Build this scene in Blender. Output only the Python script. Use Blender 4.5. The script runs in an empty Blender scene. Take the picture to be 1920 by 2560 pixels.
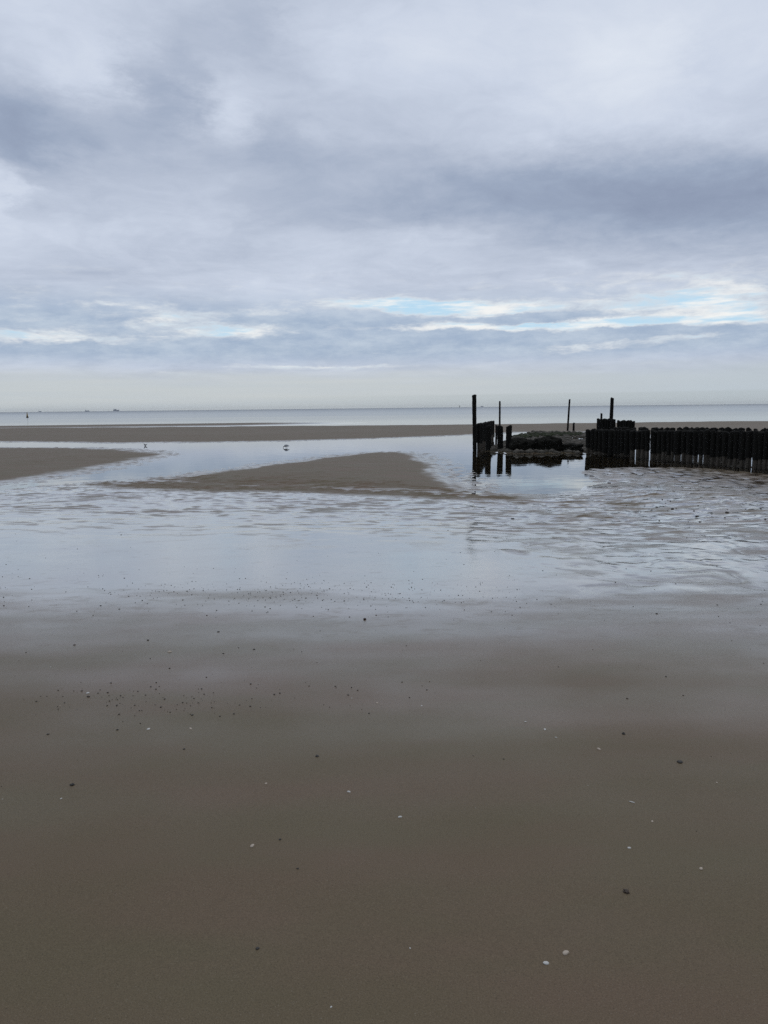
import bpy, bmesh, math, random
import numpy as np
from mathutils import Matrix, Vector, noise as mnoise

random.seed(7)
rng = np.random.default_rng(7)
scn = bpy.context.scene
COL = scn.collection
R = math.radians

# ------------------------------------------------------------------ camera
CAM = Vector((0.0, 0.0, 1.6))
F = 1800.0                      # focal length in pixels of the 1920 x 2560 photograph
PITCH, ROLL = 8.22, -0.63
ROT = Matrix.Rotation(R(90 - PITCH), 3, 'X') @ Matrix.Rotation(R(ROLL), 3, 'Z')
cd = bpy.data.cameras.new('camera')
cd.sensor_fit = 'VERTICAL'
cd.sensor_height = 36.0
cd.lens = F / 2560 * 36.0
cd.clip_start = 0.05
cd.clip_end = 100000
cam = bpy.data.objects.new('camera', cd)
cam.matrix_world = Matrix.Translation(CAM) @ ROT.to_4x4()
COL.objects.link(cam)
scn.camera = cam

def ray(px, py):
    return (ROT @ Vector(((px - 960) / F, (1280 - py) / F, -1.0))).normalized()
def on_plane(px, py, z):
    d = ray(px, py)
    t = (z - CAM.z) / d.z
    return CAM + d * t
def at_depth(px, py, y):
    d = ray(px, py)
    return CAM + d * (y / d.y)
def sky_uv(px, py):
    d = ray(px, py)
    return math.atan2(d.x, d.y) * F, math.asin(d.z) * F

# ------------------------------------------------------------------ exposure
scn.view_settings.view_transform = 'Standard'
scn.view_settings.look = 'None'
scn.view_settings.exposure = 0.0
scn.view_settings.gamma = 1.0
scn.view_settings.use_curve_mapping = False
scn.render.engine = 'CYCLES'
scn.cycles.use_denoising = False
scn.cycles.use_adaptive_sampling = False
scn.cycles.max_bounces = 6
scn.cycles.diffuse_bounces = 2
scn.cycles.glossy_bounces = 4
scn.cycles.transparent_max_bounces = 8
scn.cycles.sample_clamp_indirect = 1.5

# ------------------------------------------------------------------ node helper
class G:
    """tiny maths language over a node tree"""
    def __init__(self, nt): self.nt = nt
    def node(self, t, **kw):
        n = self.nt.nodes.new(t)
        for k, v in kw.items(): setattr(n, k, v)
        return n
    def put(self, sock, v):
        if isinstance(v, bpy.types.NodeSocket): self.nt.links.new(v, sock)
        elif isinstance(v, (tuple, list)):
            v = tuple(v)
            if sock.type == 'RGBA' and len(v) == 3: v = v + (1.0,)
            sock.default_value = v
        else: sock.default_value = v
    def m(self, op, a, b=None, c=None, clamp=False):
        n = self.node('ShaderNodeMath', operation=op, use_clamp=clamp)
        for i, v in enumerate((a, b, c)):
            if v is not None: self.put(n.inputs[i], v)
        return n.outputs[0]
    def v(self, op, a, b=None, scale=None):
        n = self.node('ShaderNodeVectorMath', operation=op)
        self.put(n.inputs[0], a)
        if b is not None: self.put(n.inputs[1], b)
        if scale is not None: self.put(n.inputs['Scale'], scale)
        return n.outputs['Value'] if op in ('DOT_PRODUCT', 'LENGTH', 'DISTANCE') else n.outputs['Vector']
    def add(self, a, b): return self.m('ADD', a, b)
    def sub(self, a, b): return self.m('SUBTRACT', a, b)
    def mul(self, a, b): return self.m('MULTIPLY', a, b)
    def mad(self, a, b, c): return self.m('MULTIPLY_ADD', a, b, c)
    def xyz(self, x, y, z=0.0):
        n = self.node('ShaderNodeCombineXYZ')
        for i, q in enumerate((x, y, z)): self.put(n.inputs[i], q)
        return n.outputs[0]
    def sep(self, vec):
        n = self.node('ShaderNodeSeparateXYZ'); self.put(n.inputs[0], vec)
        return n.outputs
    def ss(self, x, a, b, lo=0.0, hi=1.0):
        n = self.node('ShaderNodeMapRange', interpolation_type='SMOOTHSTEP')
        self.put(n.inputs['Value'], x)
        for k, q in (('From Min', a), ('From Max', b), ('To Min', lo), ('To Max', hi)): self.put(n.inputs[k], q)
        return n.outputs[0]
    def lin(self, x, a, b, lo=0.0, hi=1.0):
        n = self.node('ShaderNodeMapRange')
        self.put(n.inputs['Value'], x)
        for k, q in (('From Min', a), ('From Max', b), ('To Min', lo), ('To Max', hi)): self.put(n.inputs[k], q)
        return n.outputs[0]
    def noise(self, vec, scale=1.0, detail=4.0, rough=0.5, dist=0.0, color=False):
        n = self.node('ShaderNodeTexNoise')
        self.put(n.inputs['Vector'], vec)
        for k, q in (('Scale', scale), ('Detail', detail), ('Roughness', rough), ('Distortion', dist)): self.put(n.inputs[k], q)
        return n.outputs['Color' if color else 'Fac']
    def mix(self, f, a, b):
        n = self.node('ShaderNodeMix', data_type='RGBA')
        self.put(n.inputs[0], f); self.put(n.inputs[6], a); self.put(n.inputs[7], b)
        return n.outputs[2]
    def ramp(self, f, stops):
        n = self.node('ShaderNodeValToRGB')
        e = n.color_ramp.elements
        while len(e) < len(stops): e.new(0.5)
        for el, (p, c) in zip(e, stops):
            el.position = p; el.color = tuple(c) + (1.0,)
        self.put(n.inputs[0], f)
        return n.outputs[0]
    def attr(self, name):
        n = self.node('ShaderNodeAttribute'); n.attribute_name = name
        return n.outputs['Fac']
    def bump(self, h, dist=1.0, strength=1.0, normal=None):
        n = self.node('ShaderNodeBump')
        self.put(n.inputs['Height'], h); n.inputs['Distance'].default_value = dist
        self.put(n.inputs['Strength'], strength)
        if normal is not None: self.put(n.inputs['Normal'], normal)
        return n.outputs[0]

def srgb(r, g, b):
    f = lambda c: c / 12.92 if c <= 0.04045 else ((c + 0.055) / 1.055) ** 2.4
    return (f(r / 255), f(g / 255), f(b / 255))

# ------------------------------------------------------------------ sky
SUN_EL, SUN_AZ = 58.0, 25.0          # behind the cloud sheet, ahead and a little to the right
def build_world():
    w = bpy.data.worlds.new('World')
    scn.world = w
    w.use_nodes = True
    nt = w.node_tree
    nt.nodes.clear()
    g = G(nt)
    out = g.node('ShaderNodeOutputWorld')
    bg = g.node('ShaderNodeBackground')
    bg.inputs['Strength'].default_value = 0.1
    nt.links.new(bg.outputs[0], out.inputs[0])
    sky = g.node('ShaderNodeTexSky', sky_type='NISHITA')
    sky.sun_disc = False
    sky.sun_elevation = R(SUN_EL)
    sky.sun_rotation = R(SUN_AZ)
    tc = g.node('ShaderNodeTexCoord')
    D = tc.outputs['Generated']
    x, y, z = g.sep(D)
    az = g.m('ARCTAN2', x, y)
    el = g.m('ARCSINE', z)
    u0, v0 = g.mul(az, F), g.mul(el, F)
    elp = g.m('MAXIMUM', z, 0.0)
    # cloud sheet seen in perspective
    inv = g.m('DIVIDE', 1.0, g.add(elp, 0.16))
    P = g.xyz(g.mul(x, inv), g.mul(y, inv), 3.1)
    warp = g.noise(P, 1.1, 4, 0.55, color=True)
    warp = g.v('SUBTRACT', warp, (0.5, 0.5, 0.5))
    P2 = g.v('ADD', P, g.v('SCALE', warp, scale=0.8))
    n1 = g.noise(P2, 1.25, 9, 0.56)
    n2 = g.noise(g.v('MULTIPLY', P2, (1.0, 1.15, 1.0)), 3.2, 10, 0.62, 0.15)
    # warped angle coordinates for the placed masses of cloud
    Q = g.xyz(g.mul(u0, 1 / 260), g.mul(v0, 1 / 110), 0.7)
    wq = g.v('SUBTRACT', g.noise(Q, 1.5, 10, 0.68, color=True), (0.5, 0.5, 0.5))
    wamp = g.ss(v0, 40, 420, 0.35, 1.0)
    UV = g.v('ADD', g.xyz(u0, v0, 0), g.v('MULTIPLY', wq, g.xyz(g.mul(wamp, 300), g.mul(wamp, 110), 0)))
    wlow = g.v('SUBTRACT', g.noise(g.xyz(g.mul(u0, 1 / 100), g.mul(v0, 1 / 30), 5.0), 1.0, 10, 0.66, color=True), (0.5, 0.5, 0.5))
    UVL = g.v('ADD', g.xyz(u0, v0, 0), g.v('MULTIPLY', wlow, (190, 42, 0)))
    def blobs(uv, lst, base, gain=1.0):
        acc = base
        for (px, py, rx, ry, amt) in lst:
            cu, cv = sky_uv(px, py)
            d = g.v('MULTIPLY', g.v('SUBTRACT', uv, (cu, cv, 0)), (1 / rx, 1 / ry, 0))
            e = g.m('POWER', 2.718, g.mul(g.v('DOT_PRODUCT', d, d), -1.0))
            acc = g.mad(e, amt * gain, acc)
        return acc
    high = [(20, 310, 130, 80, -.30), (60, 400, 90, 40, -.10), (410, 215, 85, 80, -.26), (300, 320, 170, 55, -.16), (720, 350, 80, 60, -.08),
            (720, 390, 230, 45, -.10), (1640, 505, 420, 95, -.36), (1880, 540, 240, 90, -.16), (1200, 460, 330, 60, -.20),
            (620, 30, 90, 70, -.14), (480, 40, 120, 60, -.05), (160, 520, 120, 60, -.10), (350, 660, 300, 40, -.06),
            (200, 110, 200, 75, .12), (190, 200, 110, 35, .10), (590, 290, 70, 60, .16), (800, 230, 120, 60, .06), (1560, 190, 340, 160, .22),
            (1000, 110, 190, 90, .12), (25, 445, 50, 30, .22), (480, 570, 260, 35, .08), (1150, 590, 210, 40, .06),
            (1780, 80, 80, 60, -.05), (1800, 150, 50, 50, -.06), (1250, 250, 120, 90, -.06), (700, 520, 330, 60, -.04),
            (10, 510, 40, 25, .18), (1000, 530, 260, 45, -.08)]
    b = g.mad(g.sub(n1, 0.5), 0.56, 0.61)
    b = g.mad(g.sub(n2, 0.5), 0.34, b)
    n3 = g.noise(g.v('ADD', P2, g.v('SCALE', warp, scale=0.5)), 7.5, 8, 0.62)
    b = g.mad(g.sub(n3, 0.5), 0.17, b)
    b = blobs(UV, high, b, 1.25)
    # streaks that draw out toward the horizon
    st = g.noise(g.xyz(g.mul(u0, 1 / 380), g.mul(v0, 1 / 52), 2.2), 1.0, 10, 0.64, 0.6)
    stw = g.ss(v0, 520, 240)
    b = g.mad(g.mul(g.sub(st, 0.5), 0.48), stw, b)
    b = g.mad(g.mul(g.ss(v0, 470, 330), g.ss(v0, 60, 130)), 0.07, b)
    sheet = g.ramp(b, [(0.0, srgb(138, 150, 174)), (0.25, srgb(156, 169, 191)), (0.5, srgb(181, 191, 209)),
                       (0.75, srgb(204, 213, 229)), (1.0, srgb(222, 229, 240))])
    # band of breaks above the sea: blue gaps and lit edges behind blue-grey cumulus
    gaps = [(1130, 775, 300, 18, 1.1), (960, 757, 160, 12, .8), (1760, 745, 190, 34, .8), (1850, 790, 110, 20, .5), (440, 805, 130, 30, .45),
            (110, 845, 200, 16, .75), (620, 828, 110, 20, .8), (1180, 815, 330, 12, 1.1), (1560, 812, 260, 15, .8),
            (700, 780, 90, 10, .5), (1480, 866, 150, 12, .5), (1760, 838, 120, 10, .7), (800, 918, 240, 6, .75), (480, 938, 160, 8, .5),
            (960, 878, 60, 6, .5), (1650, 690, 280, 16, .35), (300, 760, 120, 8, .45)]
    tops = [(880, 795, 180, 20, -.9), (1060, 850, 330, 26, -.9), (1330, 797, 110, 10, -1.4), (1560, 830, 160, 12, -.7), (1880, 845, 110, 22, -.8),
            (650, 890, 330, 22, -.6), (210, 870, 120, 10, -.4), (700, 800, 60, 16, -.5)]
    gp = blobs(UVL, gaps + tops, 0.0)
    gn = g.noise(g.xyz(g.mul(u0, 1 / 95), g.mul(v0, 1 / 23), 9.0), 1.0, 10, 0.68, 0.3)
    gp = g.add(gp, g.mul(g.sub(gn, 0.5), 1.75))
    inband = g.mul(g.ss(v0, 62, 120), g.ss(v0, 380, 250))
    gap = g.mul(g.ss(gp, 0.32, 1.0), inband)
    lit = g.mul(g.ss(gp, 0.02, 0.70), inband)
    body = g.noise(g.xyz(g.mul(u0, 1 / 110), g.mul(v0, 1 / 36), 4.0), 1.0, 10, 0.66)
    dark = g.mix(g.ss(body, 0.3, 0.75), srgb(150, 171, 197), srgb(190, 204, 219))
    dk = g.mul(g.mul(g.ss(v0, 85, 140), g.ss(v0, 300, 200)), 0.8)
    c = g.mix(dk, sheet, dark)
    c = g.mix(g.mul(lit, 0.75), c, srgb(226, 230, 234))
    hole = g.mix(g.ss(g.noise(g.xyz(g.mul(u0, 1 / 170), g.mul(v0, 1 / 22), 1.3), 1.0, 6, 0.6), 0.42, 0.62), srgb(186, 220, 242), srgb(247, 247, 245))
    c = g.mix(gap, c, hole)
    # pale air above the sea, a darker bank low on the right
    lowc = g.mix(g.noise(g.xyz(g.mul(u0, 1 / 600), g.mul(v0, 1 / 18), 1.0), 1.0, 5, 0.55), srgb(188, 198, 205), srgb(205, 209, 207))
    edge = g.mad(g.sub(g.noise(g.xyz(g.mul(u0, 1 / 330), g.mul(v0, 1 / 30), 8.0), 1.0, 5, 0.55), 0.5), 60, v0)
    lowc = g.mix(g.ss(u0, 0, 900, 0, .6), lowc, srgb(182, 195, 206))
    c = g.mix(g.ss(edge, 118, 52, 0, .92), c, lowc)
    bank = g.mul(g.mul(g.ss(v0, 34, 27), g.ss(u0, -500, 350)), 0.5)
    c = g.mix(bank, c, srgb(178, 188, 192))
    c = g.mix(g.ss(v0, 26, 0, 0, .35), c, srgb(176, 184, 188))
    # thin cloud tinted by the clear sky behind it
    clouds = g.v('SCALE', c, scale=10.0)
    c = g.mix(g.mad(gap, 0.06, 0.02), clouds, sky.outputs[0])
    # unseen sky behind the viewer, dimmed to keep the piles black
    back = g.ss(y, 0.15, -0.6)
    c = g.mix(g.mul(back, 0.55), c, g.v('SCALE', c, scale=0.45))
    low = g.ss(z, 0.0, -0.03)
    c = g.mix(low, c, (0.8, 0.75, 0.68))
    nt.links.new(c, bg.inputs['Color'])
    w.cycles.sampling_method = 'MANUAL'
    w.cycles.sample_map_resolution = 1024
build_world()

sd = bpy.data.lights.new('sun', 'SUN')
sd.energy = 0.5
sd.angle = R(40)
sd.color = (1.0, 0.95, 0.88)
so = bpy.data.objects.new('sun', sd)
sdir = Vector((math.sin(R(SUN_AZ)) * math.cos(R(SUN_EL)), math.cos(R(SUN_AZ)) * math.cos(R(SUN_EL)), math.sin(R(SUN_EL))))
so.rotation_euler = sdir.to_track_quat('Z', 'Y').to_euler()
so.location = (10, 10, 30)
COL.objects.link(so)

# ------------------------------------------------------------------ numpy noise
_perm = np.random.default_rng(3).permutation(256)
_perm = np.concatenate([_perm, _perm, _perm])
_ga = np.random.default_rng(4).uniform(0, 2 * np.pi, 256)
_gx, _gy = np.cos(_ga), np.sin(_ga)
def perlin(x, y, seed=0):
    x = np.asarray(x, float) + seed * 17.31; y = np.asarray(y, float) - seed * 9.77
    xi = np.floor(x).astype(int); yi = np.floor(y).astype(int)
    xf, yf = x - xi, y - yi
    xi &= 255; yi &= 255
    u = xf * xf * xf * (xf * (xf * 6 - 15) + 10); v = yf * yf * yf * (yf * (yf * 6 - 15) + 10)
    def gr(ix, iy, dx, dy):
        h = _perm[_perm[ix & 255] + (iy & 255)]
        return _gx[h] * dx + _gy[h] * dy
    a = gr(xi, yi, xf, yf); b = gr(xi + 1, yi, xf - 1, yf)
    c = gr(xi, yi + 1, xf, yf - 1); d = gr(xi + 1, yi + 1, xf - 1, yf - 1)
    return (a + (b - a) * u + ((c + (d - c) * u) - (a + (b - a) * u)) * v) * 1.5
def fbm(x, y, oct=4, seed=0, gain=0.5):
    s = 0; a = 1; t = 0
    for i in range(oct):
        s = s + a * perlin(x * 2 ** i, y * 2 ** i, seed + i * 3); t += a; a *= gain
    return s / t
def sst(x, a, b):
    t = np.clip((x - a) / (b - a), 0, 1)
    return t * t * (3 - 2 * t)
def poly_sd(x, y, poly):
    """signed distance, positive inside"""
    P = np.asarray(poly, float)
    d2 = np.full(x.shape, 1e18); ins = np.zeros(x.shape, bool)
    for i in range(len(P)):
        ax, ay = P[i]; bx, by = P[(i + 1) % len(P)]
        ex, ey = bx - ax, by - ay
        wx, wy = x - ax, y - ay
        t = np.clip((wx * ex + wy * ey) / (ex * ex + ey * ey + 1e-12), 0, 1)
        d2 = np.minimum(d2, (wx - ex * t) ** 2 + (wy - ey * t) ** 2)
        cond = (ay > y) != (by > y)
        with np.errstate(divide='ignore', invalid='ignore'):
            xi = ax + (y - ay) * ex / (ey if abs(ey) > 1e-12 else 1e-12)
        ins ^= cond & (x < xi)
    d = np.sqrt(d2)
    return np.where(ins, d, -d)

# ------------------------------------------------------------------ beach relief
ZW, ZS = -0.80, -1.10            # level of the tide pool and of the sea
def plan(pts, z=ZW):
    return [tuple(on_plane(px, py, z).xy) for px, py in pts]
ISLE_L = plan([(-420, 1116), (0, 1119), (120, 1119), (250, 1121), (360, 1126), (425, 1137), (330, 1157), (230, 1175), (130, 1195), (0, 1209), (-420, 1250)])
ISLE_C = plan([(350, 1203), (450, 1191), (560, 1176), (700, 1157), (830, 1140), (920, 1131), (1000, 1129), (1050, 1134), (1084, 1152), (1130, 1186),
               (1195, 1229), (1180, 1239), (1000, 1233), (850, 1226), (700, 1222), (560, 1222), (430, 1216)])
FLAT_R = plan([(1455, 1180), (1480, 1172), (1560, 1168), (1700, 1168), (1800, 1173), (1880, 1182), (2050, 1200), (2300, 1240), (2000, 1262), (1700, 1228), (1580, 1218), (1505, 1212)])
RUBBLE = plan([(1205, 1128), (1280, 1136), (1470, 1134), (1475, 1100), (1472, 1080), (1330, 1079), (1275, 1092), (1262, 1108)])
_edge = sorted(plan([(-500, 1290), (0, 1226), (200, 1206), (430, 1198), (560, 1203), (800, 1212), (1000, 1222), (1175, 1233), (1300, 1234), (1450, 1226), (1520, 1204), (1600, 1198), (1920, 1204), (2300, 1215)]))
_ex = np.array([e[0] for e in _edge]); _ey = np.array([e[1] for e in _edge])
_near = sorted(plan([(-900, 1112), (0, 1106), (150, 1107), (300, 1108), (500, 1107), (700, 1104), (900, 1099), (1100, 1091), (1190, 1087), (1300, 1082), (1460, 1080), (1920, 1100), (2500, 1120)]))
_nx = np.array([e[0] for e in _near]); _ny = np.array([e[1] for e in _near])
_far = sorted(plan([(-900, 1075), (0, 1072), (400, 1069), (750, 1066), (960, 1065), (1300, 1061), (1700, 1056), (2500, 1050)], ZS))
_fx = np.array([e[0] for e in _far]); _fy = np.array([e[1] for e in _far])

FOOT = tuple(on_plane(1290, 1378, -0.22).xy)      # one old footprint on the wet sheet
def relief(x, y):
    """height and surface wetness of the sand"""
    x = np.asarray(x, float); y = np.asarray(y, float)
    shp = x.shape
    x = x.ravel(); y = y.ravel()
    lf = fbm(x / 6, y / 6, 3, 1)
    mf = fbm(x / 1.3, y / 1.3, 3, 5)
    # foreshore: level by the viewer's feet, then down to the pool
    ye = np.interp(x, _ex, _ey) + 1.2 * fbm(x / 2.5, y / 2.5, 3, 31)
    t = (y - 4.0) / (ye - 4.0)
    prof = np.where(t > 0, ZW * np.where(t < 1, 1 - (1 - np.clip(t, 0, 1) ** 2 / (np.clip(t, 0, 1) + 0.07) * 1.07) ** 1.15, 1 + (t - 1) * 0.9), 0.012 * np.clip(-(y - 4) / 4, 0, 40) * 2)
    tt = np.clip(t, 0, 1)
    zoneE = sst(t, 0.10, 0.35)
    hE = prof + 0.010 * lf * zoneE
    bot = ZW - 0.11 + 0.02 * lf
    h = np.maximum(hE, bot)
    # sand bars
    sl = poly_sd(x, y, ISLE_L); sc = poly_sd(x, y, ISLE_C); sr = poly_sd(x, y, FLAT_R); sb = poly_sd(x, y, RUBBLE)
    sl = sl + 1.0 * fbm(x / 3, y / 3, 3, 51); sc = sc + 0.45 * fbm(x / 3, y / 3, 3, 61)
    terr = lambda s, k: 0.014 * np.clip(s + 0.5, -0.7, 0.9) + k * np.clip(s - 0.4, 0, 99) + 0.06 * np.clip(s + 1.2, -99, 0)
    hl = ZW + np.clip(terr(sl, 0.035), -0.11, 0.16)
    hc = ZW + np.clip(terr(sc, 0.05), -0.11, 0.07 + 0.016 * np.clip(sc - 1.2, 0, 9))
    hr = ZW + np.clip(0.035 * sr, -0.11, 0.036)
    hb = ZW + np.clip(0.08 * sb, -0.11, 0.05) + 0.025 * mf
    yn = np.interp(x, _nx, _ny) + 1.5 * lf; yf = np.interp(x, _fx, _fy) + 3.0 * lf
    bar = np.minimum(np.minimum(ZW + 0.022 * (y - yn), ZW + 0.24 + 0.02 * lf), ZS + 0.028 * (yf - y))
    bar2 = ZS + 0.10 - 0.00035 * (y - 136 - 0.06 * x) ** 2 - 0.0045 * np.clip(x + 25, 0, 100)
    bar = np.maximum(np.maximum(bar, bar2), np.where(y > 75, ZS - 0.6, ZW - 0.11))
    h = np.where(y > 75, np.maximum(bar, -3), np.maximum(h, bar))
    for q in (hl, hc, hr, hb): h = np.maximum(h, np.where(y < 75, q, -9))
    # ripples left by the ebb
    wx = x + 0.25 * mf; wy = y + 0.25 * lf
    qx, qy = x + 0.10 * mf, y + 0.10 * fbm(x / 1.1, y / 1.1, 2, 9)
    rp = perlin((qx + 0.15 * qy) / 0.26, (qy - 0.15 * qx) / 0.42, 11) * 0.7 + perlin((qx - 0.3 * qy) / 0.5, (qy + 0.3 * qx) / 0.8, 12) * 0.6
    fr = np.exp(-((sl + 0.3) / 1.1) ** 2) + np.exp(-((sc + 0.2) / 0.9) ** 2) + 1.0 * sst(sr, -0.6, 0.8) + 0.8 * np.exp(-((y - yn) / 2.5) ** 2)
    fr = np.clip(fr, 0, 1) * np.where(y < 75, 1, 0.3)
    onb = sst(sc, 1.5, 4) + sst(sl, 1.5, 4)
    h = h + rp * (0.034 * fr + 0.016 * np.clip(onb, 0, 1) * (1 - fr))
    # low current marks over the wet foreshore, drainage runnels on its right
    zE = sst(t, 0.22, 0.55) * sst(-t, -1.12, -1.0) * (1 - sst(sr, -2.0, 0.0))
    cm = perlin(wx / 0.9 + 0.35 * wy, wy / 0.44, 21) * 0.6 + perlin(wx / 0.42 + 0.35 * wy, wy / 0.20, 22) * 0.5 + perlin(wx / 0.25 + .4 * wy, wy / 0.13, 23) * 0.34
    zE = zE * (1 - 0.75 * sst(x, 2.0, 3.5) * sst(-x, -11, -9) * sst(t, 0.84, 0.95))
    h = h + 0.028 * cm * zE * (0.35 + 0.65 * sst(t, 0.35, 0.7))
    zR = sst(x - 0.1 * y, 0.2, 1.8) * sst(t, 0.06, 0.30) * sst(-t, -1.05, -0.9)
    dn = fbm((x + 0.45 * y) / 1.5 + 0.4 * mf, (y - 0.3 * x) / 1.1 + 0.3 * lf, 3, 41)
    gate = sst(fbm(x / 2.2, y / 2.2, 2, 77), -0.15, 0.25)
    run = np.exp(-(dn / 0.045) ** 2) * zR * gate
    h = h - 0.016 * run
    dn2 = fbm((x - 0.2 * y) / 0.7 + 0.5 * mf + 7, (y + 0.2 * x) / 0.8, 3, 45)
    run2 = np.exp(-(dn2 / 0.05) ** 2) * zR * sst(fbm(x / 1.6 + 5, y / 1.8, 2, 79), -0.1, 0.3)
    h = h - 0.009 * run2
    fine = perlin(qx / 0.30, qy / 0.36, 15) + 0.6 * perlin(qx / 0.15, qy / 0.2, 16)
    h = h + 0.008 * fine * np.clip(zE * sst(t, 0.5, 0.8) + 0.8 * zR, 0, 1)
    rim = np.exp(-(dn / 0.15) ** 2) * zR * gate * (1 - run)
    fx, fy = FOOT
    fa = ((x - fx) * 0.9 + (y - fy) * 0.35) / 0.07; fb = ((y - fy) * 0.9 - (x - fx) * 0.35) / 0.14
    fq = np.sqrt(fa ** 2 + fb ** 2)
    h = h - 0.016 * np.exp(-fq ** 4) + 0.007 * np.exp(-((fq - 1.5) / 0.4) ** 2)
    # wetness: 1 = film of water, 0 = drained sand
    we = np.interp(y + 0.9 * lf + 0.45 * mf + 0.35 * fbm(x / 0.55, y / 0.3, 3, 98) + 0.15 * x * np.exp(-y / 12), [0, 2.2, 3.2, 4.2, 5.0, 5.8, 6.8, 8], [.08, .14, .26, .42, .60, .80, .97, 1.0])
    we = we + 0.16 * fbm(x / 5.0 + 3, y / 0.55, 3, 97) * sst(-y, -8, -6) * sst(y, 1.6, 3.5)
    hl_ = h - ZW
    wi = sst(-hl_, -0.045, -0.008) * 0.62 + 0.12
    isl = np.maximum.reduce([sst(sl, -3, -1), sst(sc, -2.5, -0.8), sst(y - yn, -4, 0)])
    wet = we * (1 - isl) + wi * isl
    wrk = np.exp(-((y - 6.35 - 0.25 * lf + 0.05 * x) / 0.22) ** 2) * sst(fbm(x / 1.6, y / 0.5, 3, 91), -0.3, 0.3)
    wet = wet - 0.45 * rim - 0.22 * np.exp(-((fq - 1.3) / 0.5) ** 2) - 0.20 * wrk - 0.58 * sst(cm + 0.45 * fbm(x / 3.5, y / 2.0, 2, 83), 0.08, 0.46) * zE - 0.35 * sst(fbm(wx / 0.9, wy / 0.7, 4, 87), 0.02, 0.45) * zR
    wet = wet * (1 - sst(sr, -1, 0.3)) + (0.70 + 0.5 * np.clip(-rp, -0.5, 0.5)) * sst(sr, -1, 0.3)
    wet = np.where(y > 75, 0.10 + 0.85 * sst(-(h - ZS), -0.10, -0.01), wet)
    wet = np.where((h < ZW - 0.004) & (y < 75), 0.0, wet)
    return h.reshape(shp), np.clip(wet, 0, 1).reshape(shp)

def hgt(x, y):
    h, _ = relief(np.array([x]), np.array([y]))
    return float(h[0])
def on_ground(px, py):
    """where the sight line through a photo pixel meets the sand"""
    d = ray(px, py)
    if d.z > -0.01: return None
    z = -0.3
    for _ in range(9):
        t = (z - CAM.z) / d.z
        p = CAM + d * t
        z = 0.5 * z + 0.5 * hgt(p.x, p.y)
    t = (z - CAM.z) / d.z
    p = CAM + d * t
    return Vector((p.x, p.y, hgt(p.x, p.y)))

# ------------------------------------------------------------------ object helpers
def tag(o, label=None, cat=None, group=None, kind=None):
    if label: o['label'] = label
    if cat: o['category'] = cat
    if group: o['group'] = group
    if kind or label: o['kind'] = kind or 'thing'
    return o
def link(name, me, mat=None, parent=None, loc=None):
    o = bpy.data.objects.new(name, me)
    COL.objects.link(o)
    if mat is not None and me is not None and not len(me.materials): me.materials.append(mat)
    if parent is not None: o.parent = parent
    if loc is not None: o.location = loc
    return o
def mesh_np(name, verts, faces, smooth=True):
    me = bpy.data.meshes.new(name)
    v = np.asarray(verts, np.float32); f = np.asarray(faces, np.int32)
    k = f.shape[1]
    me.vertices.add(len(v)); me.vertices.foreach_set('co', v.ravel())
    me.loops.add(f.size); me.loops.foreach_set('vertex_index', f.ravel())
    me.polygons.add(len(f))
    me.polygons.foreach_set('loop_start', np.arange(0, f.size, k, dtype=np.int32))
    me.polygons.foreach_set('loop_total', np.full(len(f), k, np.int32))
    me.update(calc_edges=True)
    if smooth: me.polygons.foreach_set('use_smooth', np.ones(len(f), bool))
    me.validate()
    return me
def mesh_bm(name, bm, smooth=True):
    me = bpy.data.meshes.new(name)
    bm.normal_update()
    bm.to_mesh(me); bm.free()
    if smooth:
        for p in me.polygons: p.use_smooth = True
    return me
def new_mat(name):
    m = bpy.data.materials.new(name); m.use_nodes = True
    nt = m.node_tree; nt.nodes.clear()
    g = G(nt)
    out = g.node('ShaderNodeOutputMaterial')
    return m, g, out
def principled(g, out, **kw):
    p = g.node('ShaderNodeBsdfPrincipled')
    for k, v in kw.items():
        g.put(p.inputs[k.replace('_', ' ')], v)
    g.nt.links.new(p.outputs[0], out.inputs[0])
    return p
def pos(g):
    return g.node('ShaderNodeNewGeometry').outputs['Position']

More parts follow.
